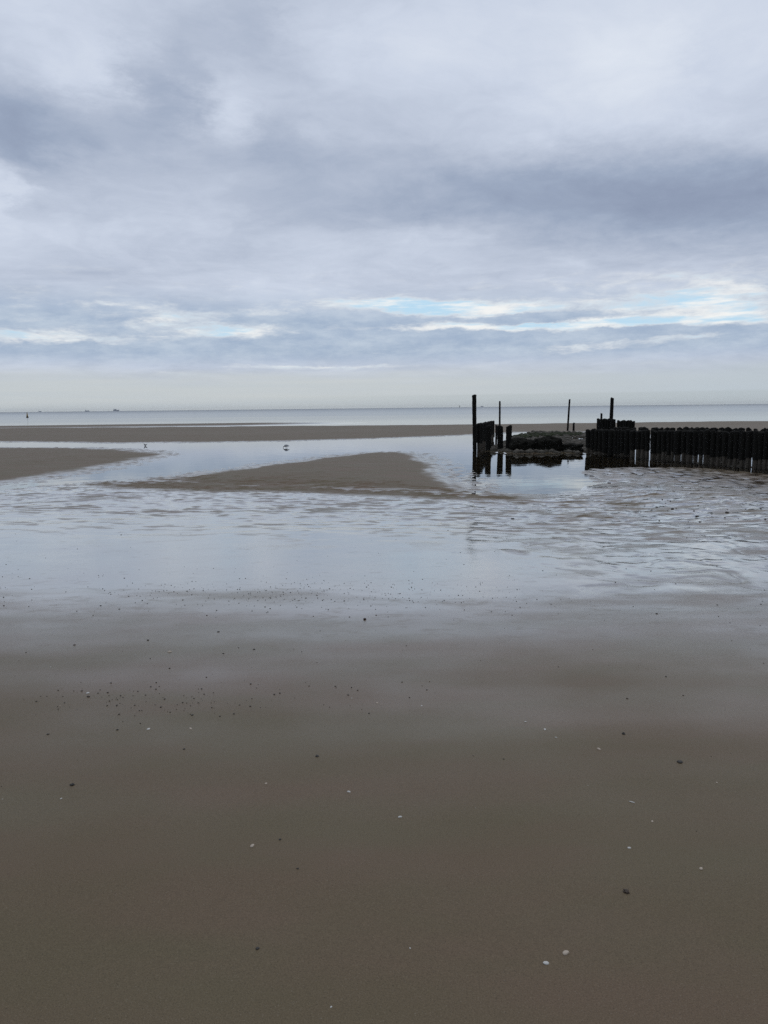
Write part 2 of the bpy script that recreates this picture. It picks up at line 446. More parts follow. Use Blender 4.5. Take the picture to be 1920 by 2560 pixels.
# ------------------------------------------------------------------ materials
def mat_sand():
    m, g, out = new_mat('wet_sand')
    P = pos(g)
    w = g.attr('wet')
    grain = g.noise(P, 210, 3, 0.7)
    grain2 = g.noise(P, 520, 2, 0.6)
    speck = g.ss(g.noise(P, 330, 1, 0.5), 0.66, 0.74)
    dspk = g.ss(g.noise(P, 260, 1, 0.5), 0.33, 0.26)
    mott = g.noise(P, 1.1, 5, 0.55)
    tint = g.noise(g.v('MULTIPLY', P, (0.3, 1.1, 1)), 1.5, 4, 0.55)
    a = g.mix(g.ss(tint, 0.35, 0.65), SAND_A, SAND_B)
    a = g.mix(g.ss(mott, 0.3, 0.75, 0.0, 0.5), a, SAND_C)
    k = g.mad(g.sub(grain, 0.5), 1.0, 1.0)
    k = g.mad(g.sub(grain2, 0.5), 0.6, k)
    a = g.v('SCALE', a, scale=k)
    a = g.mix(g.mul(speck, 0.35), a, (0.30, 0.27, 0.22))
    a = g.mix(g.mul(dspk, 0.45), a, (0.02, 0.018, 0.016))
    wv = g.mad(g.sub(g.noise(g.v('MULTIPLY', P, (0.35, 0.9, 1)), 1.3, 4, 0.55), 0.5), 0.30, w)
    film = g.lin(wv, 0.10, 0.98)
    rough = g.mad(film, -0.50, 0.55)
    rough = g.mad(g.mul(film, g.sub(g.noise(g.v('MULTIPLY', P, (0.5, 1.1, 1)), 0.9, 4, 0.6), 0.46)), 0.16, rough)
    rough = g.m('MAXIMUM', rough, 0.03)
    w = g.m('SUBTRACT', w, g.mul(g.mul(g.ss(g.noise(g.v('MULTIPLY', P, (0.55, 1.0, 1)), 8.0, 7, 0.68), 0.50, 0.74), 0.26), g.ss(w, 0.3, 0.8)), clamp=True)
    spec = g.add(g.lin(w, 0.0, 0.8, 0.03, 0.60), g.ss(w, 0.75, 1.0, 0, 0.4))
    hb = g.add(g.mul(grain, 0.0016), g.mul(grain2, 0.0007))
    near = g.m('SUBTRACT', 1.0, g.mul(film, 0.86))
    bn = g.bump(hb, 1.0, near)
    wav = g.noise(g.v('MULTIPLY', P, (1, 1, 1)), 7, 4, 0.6)
    bn = g.bump(g.mul(wav, 0.0013), 1.0, g.ss(w, 0.25, 0.9, 0.35, 1.0), bn)
    principled(g, out, Base_Color=a, Roughness=rough, IOR=g.lin(w, 0.3, 1.0, 1.45, 2.4), Specular_IOR_Level=spec, Normal=bn,
               Coat_Weight=g.mul(g.ss(w, 0.62, 0.98), 0.95), Coat_Roughness=rough, Coat_IOR=1.5, Coat_Normal=bn)
    return m
SAND_A, SAND_B, SAND_C = (0.134, 0.107, 0.064), (0.150, 0.105, 0.070), (0.121, 0.096, 0.054)

def mat_pool():
    m, g, out = new_mat('pool_water')
    P = pos(g)
    n = g.noise(g.v('MULTIPLY', P, (0.5, 1, 1)), 1.4, 3, 0.5)
    n2 = g.noise(P, 9, 3, 0.5)
    patch = g.ss(g.noise(P, 0.12, 2, 0.5), 0.45, 0.65)
    bn = g.bump(g.add(g.mul(n, 0.006), g.mul(g.mul(n2, patch), 0.0006)), 1.0, 0.6)
    fr = g.node('ShaderNodeFresnel'); fr.inputs['IOR'].default_value = 1.7
    g.put(fr.inputs['Normal'], bn)
    tr = g.node('ShaderNodeBsdfTransparent'); tr.inputs[0].default_value = (0.50, 0.49, 0.42, 1)
    gl = g.node('ShaderNodeBsdfGlossy'); gl.inputs['Roughness'].default_value = 0.03
    gl.inputs['Color'].default_value = (1, 1, 1, 1)
    g.put(gl.inputs['Normal'], bn)
    mx = g.node('ShaderNodeMixShader')
    g.put(mx.inputs[0], fr.outputs[0]); g.put(mx.inputs[1], tr.outputs[0]); g.put(mx.inputs[2], gl.outputs[0])
    g.nt.links.new(mx.outputs[0], out.inputs[0])
    return m
def mat_sea():
    m, g, out = new_mat('sea_water')
    P = pos(g)
    x, y, z = g.sep(P)
    chop = g.noise(g.v('MULTIPLY', P, (0.35, 1, 1)), 0.7, 5, 0.6)
    swell = g.noise(g.v('MULTIPLY', P, (0.05, 0.22, 1)), 0.35, 4, 0.55)
    rough = g.lin(g.m('LOGARITHM', y, 10.0), 2.0, 3.6, 0.05, 0.34)
    cat = g.noise(g.v('MULTIPLY', P, (0.0016, 0.012, 1)), 1.0, 5, 0.6)
    rough = g.m('MAXIMUM', g.mad(g.sub(cat, 0.5), 0.20, rough), 0.04)
    bn = g.bump(g.add(g.mul(chop, 0.014), g.mul(swell, 0.07)), 1.0, 1.0)
    principled(g, out, Base_Color=(0.115, 0.135, 0.145), Roughness=rough, IOR=1.33, Normal=bn)
    return m
def mat_plain(name, c1, c2, scale=12, rough=0.8, spec=0.25, bump=0.0, detail=5):
    m, g, out = new_mat(name)
    tc = g.node('ShaderNodeTexCoord').outputs['Object']
    n = g.noise(tc, scale, detail, 0.6)
    col = g.mix(g.ss(n, 0.3, 0.7), c1, c2)
    kw = dict(Base_Color=col, Roughness=rough, Specular_IOR_Level=spec)
    if bump: kw['Normal'] = g.bump(g.mul(n, bump), 1.0, 1.0)
    principled(g, out, **kw)
    return m
def mat_wood():
    m, g, out = new_mat('old_wet_wood')
    tc = g.node('ShaderNodeTexCoord').outputs['Object']
    n = g.noise(g.v('MULTIPLY', tc, (14, 14, 1.6)), 1.6, 5, 0.6)
    n2 = g.noise(tc, 5, 4, 0.6)
    col = g.mix(g.ss(n, 0.3, 0.7), (0.028, 0.024, 0.018), (0.085, 0.072, 0.056))
    col = g.mix(g.ss(n2, 0.5, 0.7, 0, 0.6), col, (0.035, 0.032, 0.026))
    principled(g, out, Base_Color=col, Roughness=0.75, Specular_IOR_Level=0.2, Normal=g.bump(g.mul(n, 0.02), 1.0, 0.8))
    return m
M_SAND, M_POOL, M_SEA, M_WOOD = mat_sand(), mat_pool(), mat_sea(), mat_wood()
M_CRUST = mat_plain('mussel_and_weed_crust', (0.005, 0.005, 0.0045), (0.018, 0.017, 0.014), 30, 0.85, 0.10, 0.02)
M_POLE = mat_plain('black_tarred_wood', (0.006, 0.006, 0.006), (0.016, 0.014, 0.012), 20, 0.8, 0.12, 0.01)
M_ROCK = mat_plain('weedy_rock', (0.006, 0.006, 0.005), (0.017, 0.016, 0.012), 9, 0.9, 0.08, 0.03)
M_STONE = mat_plain('rubble_stone', (0.036, 0.032, 0.025), (0.105, 0.094, 0.074), 4, 0.8, 0.25, 0.01)
M_ALGAE = mat_plain('green_algae', (0.010, 0.014, 0.006), (0.030, 0.038, 0.014), 6, 0.85, 0.15, 0.02)

# ------------------------------------------------------------------ beach mesh
def build_beach():
    r = np.concatenate([np.geomspace(0.25, 4.0, 150, endpoint=False), np.linspace(4.0, 9.0, 130, endpoint=False), np.linspace(9.0, 22.0, 230, endpoint=False),
                        np.linspace(22.0, 62.0, 380, endpoint=False), np.linspace(62.0, 175.0, 150), [260, 420]])
    fine = np.linspace(-34, 34, 720)
    side = np.concatenate([np.linspace(-180, -60, 25, endpoint=False), np.linspace(-60, -34, 40, endpoint=False)])
    a = np.radians(np.concatenate([side, fine, -side[::-1][:-1]]))
    n, k = len(r), len(a)
    rr, aa = np.meshgrid(r, a, indexing='ij')
    x, y = rr * np.sin(aa), rr * np.cos(aa)
    h, wet = relief(x, y)
    v = np.stack([x, y, h], -1).reshape(-1, 3)
    idx = np.arange(n * k).reshape(n, k)
    nx = np.roll(idx, -1, axis=1)
    f = np.stack([idx[:-1], nx[:-1], nx[1:], idx[1:]], -1).reshape(-1, 4)[:, ::-1]
    c = len(v)
    v = np.vstack([v, [[0, 0, hgt(0, 0)]]])
    wet = np.append(wet.ravel(), 0.1)
    cap = np.stack([idx[0], nx[0], np.full(k, c), np.full(k, c)], -1)
    me = mesh_np('beach', v, f)
    at = me.attributes.new('wet', 'FLOAT', 'POINT')
    at.data.foreach_set('value', wet.astype(np.float32))
    o = link('beach', me, M_SAND)
    tag(o, kind='structure')
    return o
build_beach()

def sheet(name, xs, ys, z, mat):
    X, Y = np.meshgrid(xs, ys)
    v = np.stack([X, Y, np.full_like(X, z)], -1).reshape(-1, 3)
    n, k = X.shape
    idx = np.arange(n * k).reshape(n, k)
    f = np.stack([idx[:-1, :-1], idx[:-1, 1:], idx[1:, 1:], idx[1:, :-1]], -1).reshape(-1, 4)
    o = link(name, mesh_np(name, v, f), mat)
    return tag(o, kind='structure')
sheet('tide_pool_water', np.linspace(-60, 70, 14), np.linspace(16, 74.5, 8), ZW, M_POOL)
sheet('sea', np.concatenate([-np.geomspace(200, 20000, 14)[::-1], np.linspace(-150, 150, 7), np.geomspace(200, 20000, 14)]), np.concatenate([np.linspace(84, 400, 10), np.geomspace(500, 20000, 24)]), ZS, M_SEA)

# ------------------------------------------------------------------ groyne piles
ORD = ('first second third fourth fifth sixth seventh eighth ninth tenth eleventh twelfth thirteenth fourteenth fifteenth sixteenth seventeenth '
       'eighteenth nineteenth twentieth twenty-first twenty-second twenty-third twenty-fourth twenty-fifth twenty-sixth twenty-seventh twenty-eighth '
       'twenty-ninth thirtieth thirty-first thirty-second thirty-third thirty-fourth thirty-fifth thirty-sixth thirty-seventh thirty-eighth').split()
def post_mesh(name, r0, r1, z0, z1, seed, bump, sides=18, dz=0.07, lean=(0, 0), dome=0.35):
    """rough round timber from z0 to z1, closed at the top"""
    nz = max(4, int((z1 - z0) / dz))
    rnd = random.Random(seed)
    off = Vector((rnd.uniform(0, 99), rnd.uniform(0, 99), rnd.uniform(0, 99)))
    v, f = [], []
    tilt = (rnd.uniform(-.5, .5), rnd.uniform(-.5, .5))
    for i in range(nz + 1):
        t = i / nz
        z = z0 + (z1 - z0) * t
        rad = r0 + (r1 - r0) * t
        for j in range(sides):
            a = 2 * math.pi * j / sides
            c, s = math.cos(a), math.sin(a)
            q = Vector((c * 0.12, s * 0.12, z))
            n = mnoise.noise(q * 9 + off) * 0.6 + mnoise.noise(q * 24 + off) * 0.5 + mnoise.noise(Vector((c, s, z * .4)) * 1.6 + off) * 0.5
            rr = rad + bump * n
            zz = z + ((tilt[0] * c + tilt[1] * s) * rr * 0.5 + bump * 0.8 * mnoise.noise(q * 17 - off) if i == nz else 0)
            v.append((c * rr + lean[0] * z, s * rr + lean[1] * z, zz))
    for i in range(nz):
        for j in range(sides):
            a = i * sides + j; b = i * sides + (j + 1) % sides
            f.append((a, b, b + sides, a + sides))
    for k, (s, up) in enumerate(((0.72, dome * r1 * 0.5), (0.35, dome * r1 * 0.8))):
        base = len(v) - sides
        for j in range(sides):
            x, y, z = v[nz * sides + j]
            cx, cy = lean[0] * z1, lean[1] * z1
            q = Vector((x, y, z))
            v.append((cx + (x - cx) * s, cy + (y - cy) * s, z + up + bump * 0.5 * mnoise.noise(q * 21 + off * k)))
        for j in range(sides):
            a = base + j; b = base + (j + 1) % sides
            f.append((a, b, b + sides, a + sides))
    last = len(v) - sides
    me = bpy.data.meshes.new(name)
    me.from_pydata(v, [], f + [tuple(range(last, last + sides))])
    for p in me.polygons: p.use_smooth = True
    return me
def ray_line(px, A, B):
    """plan point where the sight line of a photo column crosses the line A-B"""
    d = ray(px, 1100)
    ex, ey = B.x - A.x, B.y - A.y
    det = d.x * (-ey) + d.y * ex
    t = (A.x * (-ey) + A.y * ex) / det
    return d.x * t, d.y * t
_seed = [100]
def pile(x, y, top_py, wpx, label, group=None, crust=0.45, name='wooden_pile', lean=(0, 0), cat='pile', bare=True, dark=False, px=None):
    _seed[0] += 1
    wpx = wpx * random.Random(_seed[0] * 5).uniform(0.92, 1.08) if bare else wpx
    d = ray(px if px is not None else 960 + F * x / y, top_py)
    ztop = CAM.z + d.z / d.y * y
    zg = hgt(x, y)
    rad = wpx / 2 / F * y * (1.09 if bare else 1.0)
    H = ztop - zg
    base = zg
    sd_ = _seed[0]
    rnd = random.Random(sd_)
    rw = rad * (0.80 if bare else 0.95)
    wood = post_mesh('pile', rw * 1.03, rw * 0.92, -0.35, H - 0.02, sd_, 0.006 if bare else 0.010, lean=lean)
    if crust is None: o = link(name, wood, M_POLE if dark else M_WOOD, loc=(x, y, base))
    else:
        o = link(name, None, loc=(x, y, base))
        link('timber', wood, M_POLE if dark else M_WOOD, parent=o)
    o.rotation_euler = (rnd.uniform(-.02, .02), rnd.uniform(-.028, .028), 0)
    tag(o, label, cat, group)
    if crust is not None:
        zc = min(crust, H * 0.5) + rnd.uniform(-0.04, 0.04)
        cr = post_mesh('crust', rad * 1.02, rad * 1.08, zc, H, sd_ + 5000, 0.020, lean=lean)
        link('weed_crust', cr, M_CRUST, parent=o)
    return o

c3 = lambda c: 1440 + c / 3.456
# front row of the right arm
A, B = on_plane(1465, 1131, ZW), on_plane(1915, 1173, ZW)
front = [(109, 42), (147, 40), (180, 38), (212, 38), (255, 46), (305, 46), (347, 40), (372, 30), (402, 32), (445, 42), (493, 50),
         (541, 42), (582, 38), (622, 38), (675, 50), (722, 38), (765, 42), (808, 32), (840, 28), (883, 52), (935, 42), (985, 52), (1040, 40), (1085, 42),
         (1137, 54), (1190, 42), (1240, 44), (1293, 46), (1343, 48), (1390, 42), (1447, 46), (1502, 56), (1570, 58), (1606, 42), (1648, 46), (1705, 50), (1760, 50)]
top_i = ([0, 100, 560, 980, 1320, 1620, 1800], [1075.5, 1075, 1077.5, 1078, 1079.5, 1080.5, 1081])
for i, (c, wd) in enumerate(front):
    px = c3(c)
    x, y = ray_line(px, A, B)
    j = random.Random(i * 13)
    look = 'stout' if wd >= 50 else ('slim' if wd <= 34 else 'weedy')
    extra = ''
    if i == 10: extra = ', light slit beside'
    if i == 19: extra = ', bright gap beside'
    if i == 31: extra = ' before the widest gap'
    pile(x, y, np.interp(c, *top_i) + j.uniform(-1.0, 1.0), wd / 3.456 * 1.04,
         f'{look} black pile of the long front row, {ORD[i]} from the rocks{extra}', 'piles of the long front row', crust=(0.16 if i < 10 else 0.40) + j.uniform(-.05, .1), px=px)
# rear row of the right arm
dirv = (B - A).normalized(); nrm = Vector((dirv.y, -dirv.x, 0))
if nrm.y < 0: nrm = -nrm
nrm = Vector((0.946, 0.32, 0))
A2, B2 = A + nrm * 1.7, B + nrm * 1.7
rear = [(345, 36, 345), (382, 34, 345), (415, 34, 345), (448, 36, 346), (490, 40, 350), (556, 42, 347), (598, 42, 347), (662, 36, 347), (698, 36, 349), (735, 36, 350), (777, 38, 350),
        (834, 44, 350), (890, 48, 355), (951, 52, 350), (1003, 34, 349), (1045, 38, 349), (1084, 38, 348), (1135, 38, 351), (1172, 38, 350), (1206, 34, 352),
        (1250, 46, 352), (1310, 50, 353), (1370, 42, 357), (1425, 48, 352), (1484, 38, 355), (1546, 22, 356), (1620, 40, 358), (1662, 44, 358)]
for i, (c, wd, ty) in enumerate(rear):
    px = c3(c)
    x, y = ray_line(px, A2, B2)
    extra = ', thin' if wd == 22 else ''
    pile(x, y, 970 + ty / 3.456, wd / 3.456 * 1.03, f'black pile head in the rear row behind, {ORD[i]} from the tall posts{extra}', 'piles of the rear row', crust=0.35, px=px)
# raised block of taller piles with the two marker posts
def block(ps, top, ydep, word, grp):
    for i, px in enumerate(ps):
        p = at_depth(px, 1100, ydep + i * 0.12)
        pile(p.x, p.y, top + random.Random(int(px * 7)).uniform(-1.0, 1.0) + i * (0.35 if word == 'lower' else 0.0), 8.2,
             f'tall black pile in the {word} raised cluster, {ORD[i]} from its left edge', grp, crust=0.35, px=px)
block([1495, 1501.5, 1508, 1514.5, 1521, 1527.5, 1534], 1048.5, 41.2, 'higher', 'piles of the higher raised cluster')
block([1545.5, 1552.5, 1559.5, 1566.5, 1573.5, 1579.5], 1052.0, 41.8, 'lower', 'piles of the lower raised cluster')
p = at_depth(1526.5, 1060, 42.6)
pile(p.x, p.y, 994.5, 9.6, 'thick dark post standing tall out of the higher raised cluster', crust=None, name='marker_post', lean=(0.028, 0), cat='post', bare=False, dark=True, px=1528)
p = at_depth(1502.5, 1060, 42.6)
pile(p.x, p.y, 1033, 5.8, 'thin short dark post just above the left end of the higher raised cluster', crust=None, name='marker_post', cat='post', bare=False, dark=True, px=1502.5)
# left arm: tall end post, a row running away from us, and single piles
p = on_plane(1187, 1126, ZW)
pile(p.x, p.y, 988, 9.8, 'tallest rough black post at the near end of the left pile row', crust=0.02, name='marker_post', cat='post', bare=False, dark=True, lean=(0.004, 0), px=1187)
A3, B3 = on_plane(1197, 1125, ZW), on_plane(1231, 1094, ZW)
NL = 12
for i in range(NL):
    t = i / (NL - 1)
    q = A3.lerp(B3, t)
    px = 960 + F * q.x / q.y
    pile(q.x, q.y, np.interp(t, [0, .25, .6, 1], [1060, 1058.5, 1055.5, 1053.5]) + random.Random(i).uniform(-.5, .5), np.interp(t, [0, 1], [9.5, 7.4]),
         f'crowded black pile of the left row running seaward, {ORD[i]} behind the tallest post', 'piles of the left row running seaward', crust=0.4, px=px)
for px, base, top, wd, lab in ((1221, 1127, 1066, 12, 'single weedy pile standing just right of the left row, reflected in the pool'),
                               (1251, 1126.5, 1066, 12.6, 'single weedy pile in front of the slender left pole'),
                               (1271, 1127, 1066, 12.6, 'single weedy pile beside the left end of the dark rocks')):
    q = on_plane(px, base, ZW)
    pile(q.x, q.y, top, wd, lab, 'single piles by the rocks', crust=0.05, px=px)
for px, pxb, base, top, wd, lab in ((1250.2, 1249.2, 1077, 1003, 5.0, 'slender dark pole rising behind a weedy pile, left of the rocks'),
                                    (1421.5, 1419, 1074.5, 998, 4.9, 'slender dark pole with a slight lean on the far sand, right of the green rubble'),):
    q = on_plane(pxb, base, ZW + 0.15)
    H = (base - top) / F * q.y
    pile(q.x, q.y, top, wd, lab, crust=None, name='slender_pole', cat='pole', bare=False, dark=True, lean=((px - pxb) / F * q.y / H, 0), px=px)
for px, base, top, wd, z, lab in ((1434, 1077, 1057, 5.6, ZW + .15, 'short stump beside the leaning slender pole on the far sand'),
                                  (1240.8, 1088, 1062, 5.4, ZW, 'short stump between the left row and the slender left pole'),
                                  (1235.3, 1088, 1082.5, 3.2, ZW, 'lowest stump, barely out of the ground right of the left row')):
    q = on_plane(px, base, z)
    pile(q.x, q.y, top, wd, lab, crust=None, name='pile_stump', cat='stump', bare=False, dark=True, px=px)

# ------------------------------------------------------------------ rocks and rubble
def rock_bm(sx, sy, sz, seed, sub=4, amp=0.22, box=0.5):
    bm = bmesh.new()
    bmesh.ops.create_icosphere(bm, subdivisions=sub, radius=1.0)
    off = Vector((seed * 3.1, seed * 1.7, seed * 2.3))
    for v in bm.verts:
        d = v.co.normalized()
        m = max(abs(d.x), abs(d.y), abs(d.z))
        b = d.lerp(d / m * 0.86, box)
        n = mnoise.noise(d * 1.7 + off) * amp + mnoise.noise(d * 5 + off) * amp * 0.35 + mnoise.noise(d * 13 + off) * amp * 0.16
        b = b * (1 + n)
        v.co = Vector((b.x * sx, b.y * sy, b.z * sz))
    return bm
def big_rock(px0, px1, top, base, seed, label):
    q = on_plane((px0 + px1) / 2, base, ZW)
    wx = (px1 - px0) / F * q.y; hz = (base - top) / F * q.y
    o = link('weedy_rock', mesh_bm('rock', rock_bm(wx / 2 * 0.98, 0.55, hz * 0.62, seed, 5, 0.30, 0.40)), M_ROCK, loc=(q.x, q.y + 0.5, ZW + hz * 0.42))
    return tag(o, label, 'rock', 'dark weedy rocks between the pile rows')
big_rock(1278, 1322, 1096, 1131, 1, 'rounded black weedy rock next to the single piles')
big_rock(1316, 1342, 1100, 1131, 5, 'narrow black weedy rock wedged between two larger rocks')
big_rock(1340, 1412, 1095, 1131, 9, 'largest black weedy rock with a hump sloping right')
big_rock(1407, 1463, 1110, 1131, 14, 'low flat black rock ending beside the long front row')

def stones(name, spots, mats, label, cat, pick):
    V, Fc, mi = [], [], []
    protos = []
    for s in range(6):
        bm = rock_bm(1, 1, 1, 40 + s * 3, 1, 0.35, 0.45)
        bm.verts.ensure_lookup_table(); bm.verts.index_update()
        protos.append((np.array([v.co[:] for v in bm.verts]), np.array([[w.index for w in f.verts] for f in bm.faces])))
        bm.free()
    n = 0
    for i, (x, y, z, s) in enumerate(spots):
        pv, pf = protos[i % 6]
        a = random.uniform(0, 6.28)
        c, sn = math.cos(a), math.sin(a)
        q = pv * np.array([s * random.uniform(.8, 1.4), s * random.uniform(.8, 1.2), s * random.uniform(.45, .7)])
        q = np.stack([q[:, 0] * c - q[:, 1] * sn + x, q[:, 0] * sn + q[:, 1] * c + y, q[:, 2] + z], -1)
        V.append(q); Fc.append(pf + n); n += len(q); mi += [pick(x, y)] * len(pf)
    me = mesh_np(name, np.vstack(V), np.vstack(Fc), smooth=False)
    for m_ in mats: me.materials.append(m_)
    me.polygons.foreach_set('material_index', np.array(mi, np.int32))
    return tag(link(name, me), label, cat, kind='stuff')
def scatter_in(poly, n, smin, smax, dz=0.0):
    P = np.array(poly); out = []
    lo, hi = P.min(0), P.max(0)
    while len(out) < n:
        x, y = random.uniform(lo[0], hi[0]), random.uniform(lo[1], hi[1])
        if poly_sd(np.array([x]), np.array([y]), poly)[0] < 0: continue
        s = random.uniform(smin, smax)
        out.append((x, y, hgt(x, y) + s * 0.15 + dz, s))
    return out
stones('stone_rubble', scatter_in(plan([(1212, 1127), (1285, 1134), (1468, 1134), (1468, 1084), (1335, 1081), (1285, 1092), (1262, 1108)]), 900, 0.07, 0.24), [M_STONE],
       'bed of weedy brown rubble stones between the two pile rows', 'rubble', lambda x, y: 0)
stones('green_rubble', scatter_in(plan([(1278, 1094), (1320, 1088), (1400, 1086), (1465, 1087), (1450, 1092), (1380, 1094), (1310, 1099)]), 260, 0.10, 0.26, 0.03), [M_ALGAE],
       'mound of rubble stones grown over with green algae behind the black rocks', 'algae', lambda x, y: 0)
stones('pile_foot_rubble', [(lambda t: (A.lerp(B, t).x + random.uniform(-.2, 1.5), A.lerp(B, t).y + random.uniform(-.3, .5)))(random.uniform(0, 1.05)) for _ in range(0)] and [] or
       [(q.x + dx, q.y + dy, hgt(q.x + dx, q.y + dy) + 0.02, s) for q, dx, dy, s in ((A.lerp(B, random.uniform(0, 1.08)), random.uniform(-.1, 1.5), random.uniform(-.3, .6), random.uniform(.06, .17)) for _ in range(420))],
       [M_STONE], 'low rubble stones strewn at the feet of the long pile rows', 'rubble', lambda x, y: 0)

# ------------------------------------------------------------------ buoy, beacon, ships
M_YEL = mat_plain('yellow_buoy_paint', (0.40, 0.26, 0.04), (0.30, 0.19, 0.04), 2, 0.5, 0.4)
M_BLK = mat_plain('black_paint', (0.012, 0.012, 0.014), (0.02, 0.02, 0.02), 2, 0.5, 0.3)
M_HULL = mat_plain('hazed_ship_hull', (0.42, 0.45, 0.50), (0.48, 0.50, 0.54), 0.05, 0.6, 0.3)  # hull colour paled to stand in for part of the distance haze
M_SUPER = mat_plain('ship_white_paint', (0.70, 0.72, 0.75), (0.62, 0.64, 0.67), 0.05, 0.6, 0.3)
def lathe(bm, prof, sides=20, cx=0, cy=0):
    rings = []
    for r, z in prof:
        rings.append([bm.verts.new((cx + r * math.cos(2 * math.pi * j / sides), cy + r * math.sin(2 * math.pi * j / sides), z)) for j in range(sides)])
    for a, b in zip(rings, rings[1:]):
        for j in range(sides): bm.faces.new((a[j], a[(j + 1) % sides], b[(j + 1) % sides], b[j]))
    bm.faces.new(rings[0][::-1]); bm.faces.new(rings[-1])
    return bm
def box(bm, x0, x1, y0, y1, z0, z1):
    v = [bm.verts.new(p) for p in ((x0, y0, z0), (x1, y0, z0), (x1, y1, z0), (x0, y1, z0), (x0, y0, z1), (x1, y0, z1), (x1, y1, z1), (x0, y1, z1))]
    for q in ((3, 2, 1, 0), (4, 5, 6, 7), (0, 1, 5, 4), (1, 2, 6, 5), (2, 3, 7, 6), (3, 0, 4, 7)): bm.faces.new([v[i] for i in q])
    return bm
p = on_plane(68.5, 1044, ZS)
s = p.y / F
b = tag(link('channel_buoy', None, loc=(p.x, p.y, ZS)), 'yellow channel buoy with a black float, upright on the sea near the left edge', 'buoy')
link('float', mesh_bm('float', lathe(bmesh.new(), [(2.3 * s, -0.3), (3.1 * s, 0), (3.1 * s, 1.6 * s), (2.6 * s, 2.0 * s)])), M_BLK, b)
link('tower', mesh_bm('tower', lathe(bmesh.new(), [(1.9 * s, 2.0 * s), (1.7 * s, 5.0 * s), (1.35 * s, 8.5 * s), (1.1 * s, 9.0 * s)])), M_YEL, b)
link('topmark', mesh_bm('topmark', lathe(bmesh.new(), [(0.5 * s, 9.0 * s), (0.5 * s, 9.9 * s), (1.0 * s, 10.1 * s), (1.0 * s, 12.2 * s), (0.5 * s, 12.7 * s)])), M_YEL, b)
p = at_depth(1149, 1023.5, 2600)
s = 2600 / F
b = tag(link('sea_beacon', None, loc=(p.x, p.y, ZS)), 'thin dark beacon post on the horizon left of the tallest groyne post', 'beacon')
link('post', mesh_bm('post', lathe(bmesh.new(), [(0.55 * s, -1), (0.45 * s, 5.0 * s)], 10)), M_BLK, b)
link('topmark', mesh_bm('topmark', lathe(bmesh.new(), [(1.1 * s, 3.6 * s), (1.2 * s, 4.2 * s), (1.1 * s, 5.2 * s), (0.4 * s, 5.6 * s)], 10)), M_BLK, b)
def ship(px, base, length_px, dist, label, kind, flip=1):
    """a freighter lying across the view: hull, house, funnel, mast and deck load"""
    p = at_depth(px, base, dist)
    s = dist / F
    L = length_px * s
    root = tag(link('cargo_ship', None, loc=(p.x, p.y, ZS)), label, 'ship')
    bm = bmesh.new()
    secs = [(-.5, .75, .9), (-.46, 1, 1), (.3, 1, 1), (.42, .6, 1.05), (.5, .06, 1.25)]
    rings = []
    H = 1.9 * s
    for fx, fw, fh in secs:
        X, W = fx * L * flip, 0.075 * L * fw
        rings.append([bm.verts.new(q) for q in ((X, -W * .7, -2), (X, W * .7, -2), (X, W, H * fh), (X, -W, H * fh))])
    for a, c in zip(rings, rings[1:]):
        for j in range(4): bm.faces.new((a[j], a[(j + 1) % 4], c[(j + 1) % 4], c[j]))
    bm.faces.new(rings[0]); bm.faces.new(rings[-1])
    bmesh.ops.recalc_face_normals(bm, faces=bm.faces)
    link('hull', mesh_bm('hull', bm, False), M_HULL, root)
    hx = -0.36 * L * flip
    bm = bmesh.new()
    box(bm, hx - .08 * L, hx + .08 * L, -.06 * L, .06 * L, H, H + kind[0] * s * .6)
    box(bm, hx - .05 * L, hx + .05 * L, -.07 * L, .07 * L, H + kind[0] * s * .6, H + kind[0] * s)
    link('deckhouse', mesh_bm('deckhouse', bm, False), M_SUPER, root)
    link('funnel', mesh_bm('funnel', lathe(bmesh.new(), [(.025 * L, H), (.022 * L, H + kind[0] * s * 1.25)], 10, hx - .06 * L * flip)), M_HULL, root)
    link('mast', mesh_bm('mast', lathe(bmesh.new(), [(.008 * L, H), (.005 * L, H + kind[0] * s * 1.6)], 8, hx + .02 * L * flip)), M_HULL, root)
    for fx, w_, hh in kind[1]:
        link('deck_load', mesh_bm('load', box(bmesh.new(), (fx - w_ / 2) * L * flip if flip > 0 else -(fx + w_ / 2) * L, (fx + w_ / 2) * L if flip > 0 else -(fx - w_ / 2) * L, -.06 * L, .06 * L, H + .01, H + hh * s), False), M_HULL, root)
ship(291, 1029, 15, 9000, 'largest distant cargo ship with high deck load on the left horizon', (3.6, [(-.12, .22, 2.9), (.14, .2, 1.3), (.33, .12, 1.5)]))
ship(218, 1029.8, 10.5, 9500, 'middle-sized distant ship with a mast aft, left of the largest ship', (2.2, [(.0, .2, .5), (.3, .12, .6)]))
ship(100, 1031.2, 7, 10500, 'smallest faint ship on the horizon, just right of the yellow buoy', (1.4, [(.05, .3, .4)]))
ship(1205, 1021.7, 7, 11000, 'tiny faint low ship on the horizon right of the tallest groyne post', (0.9, [(.1, .3, .3)]))

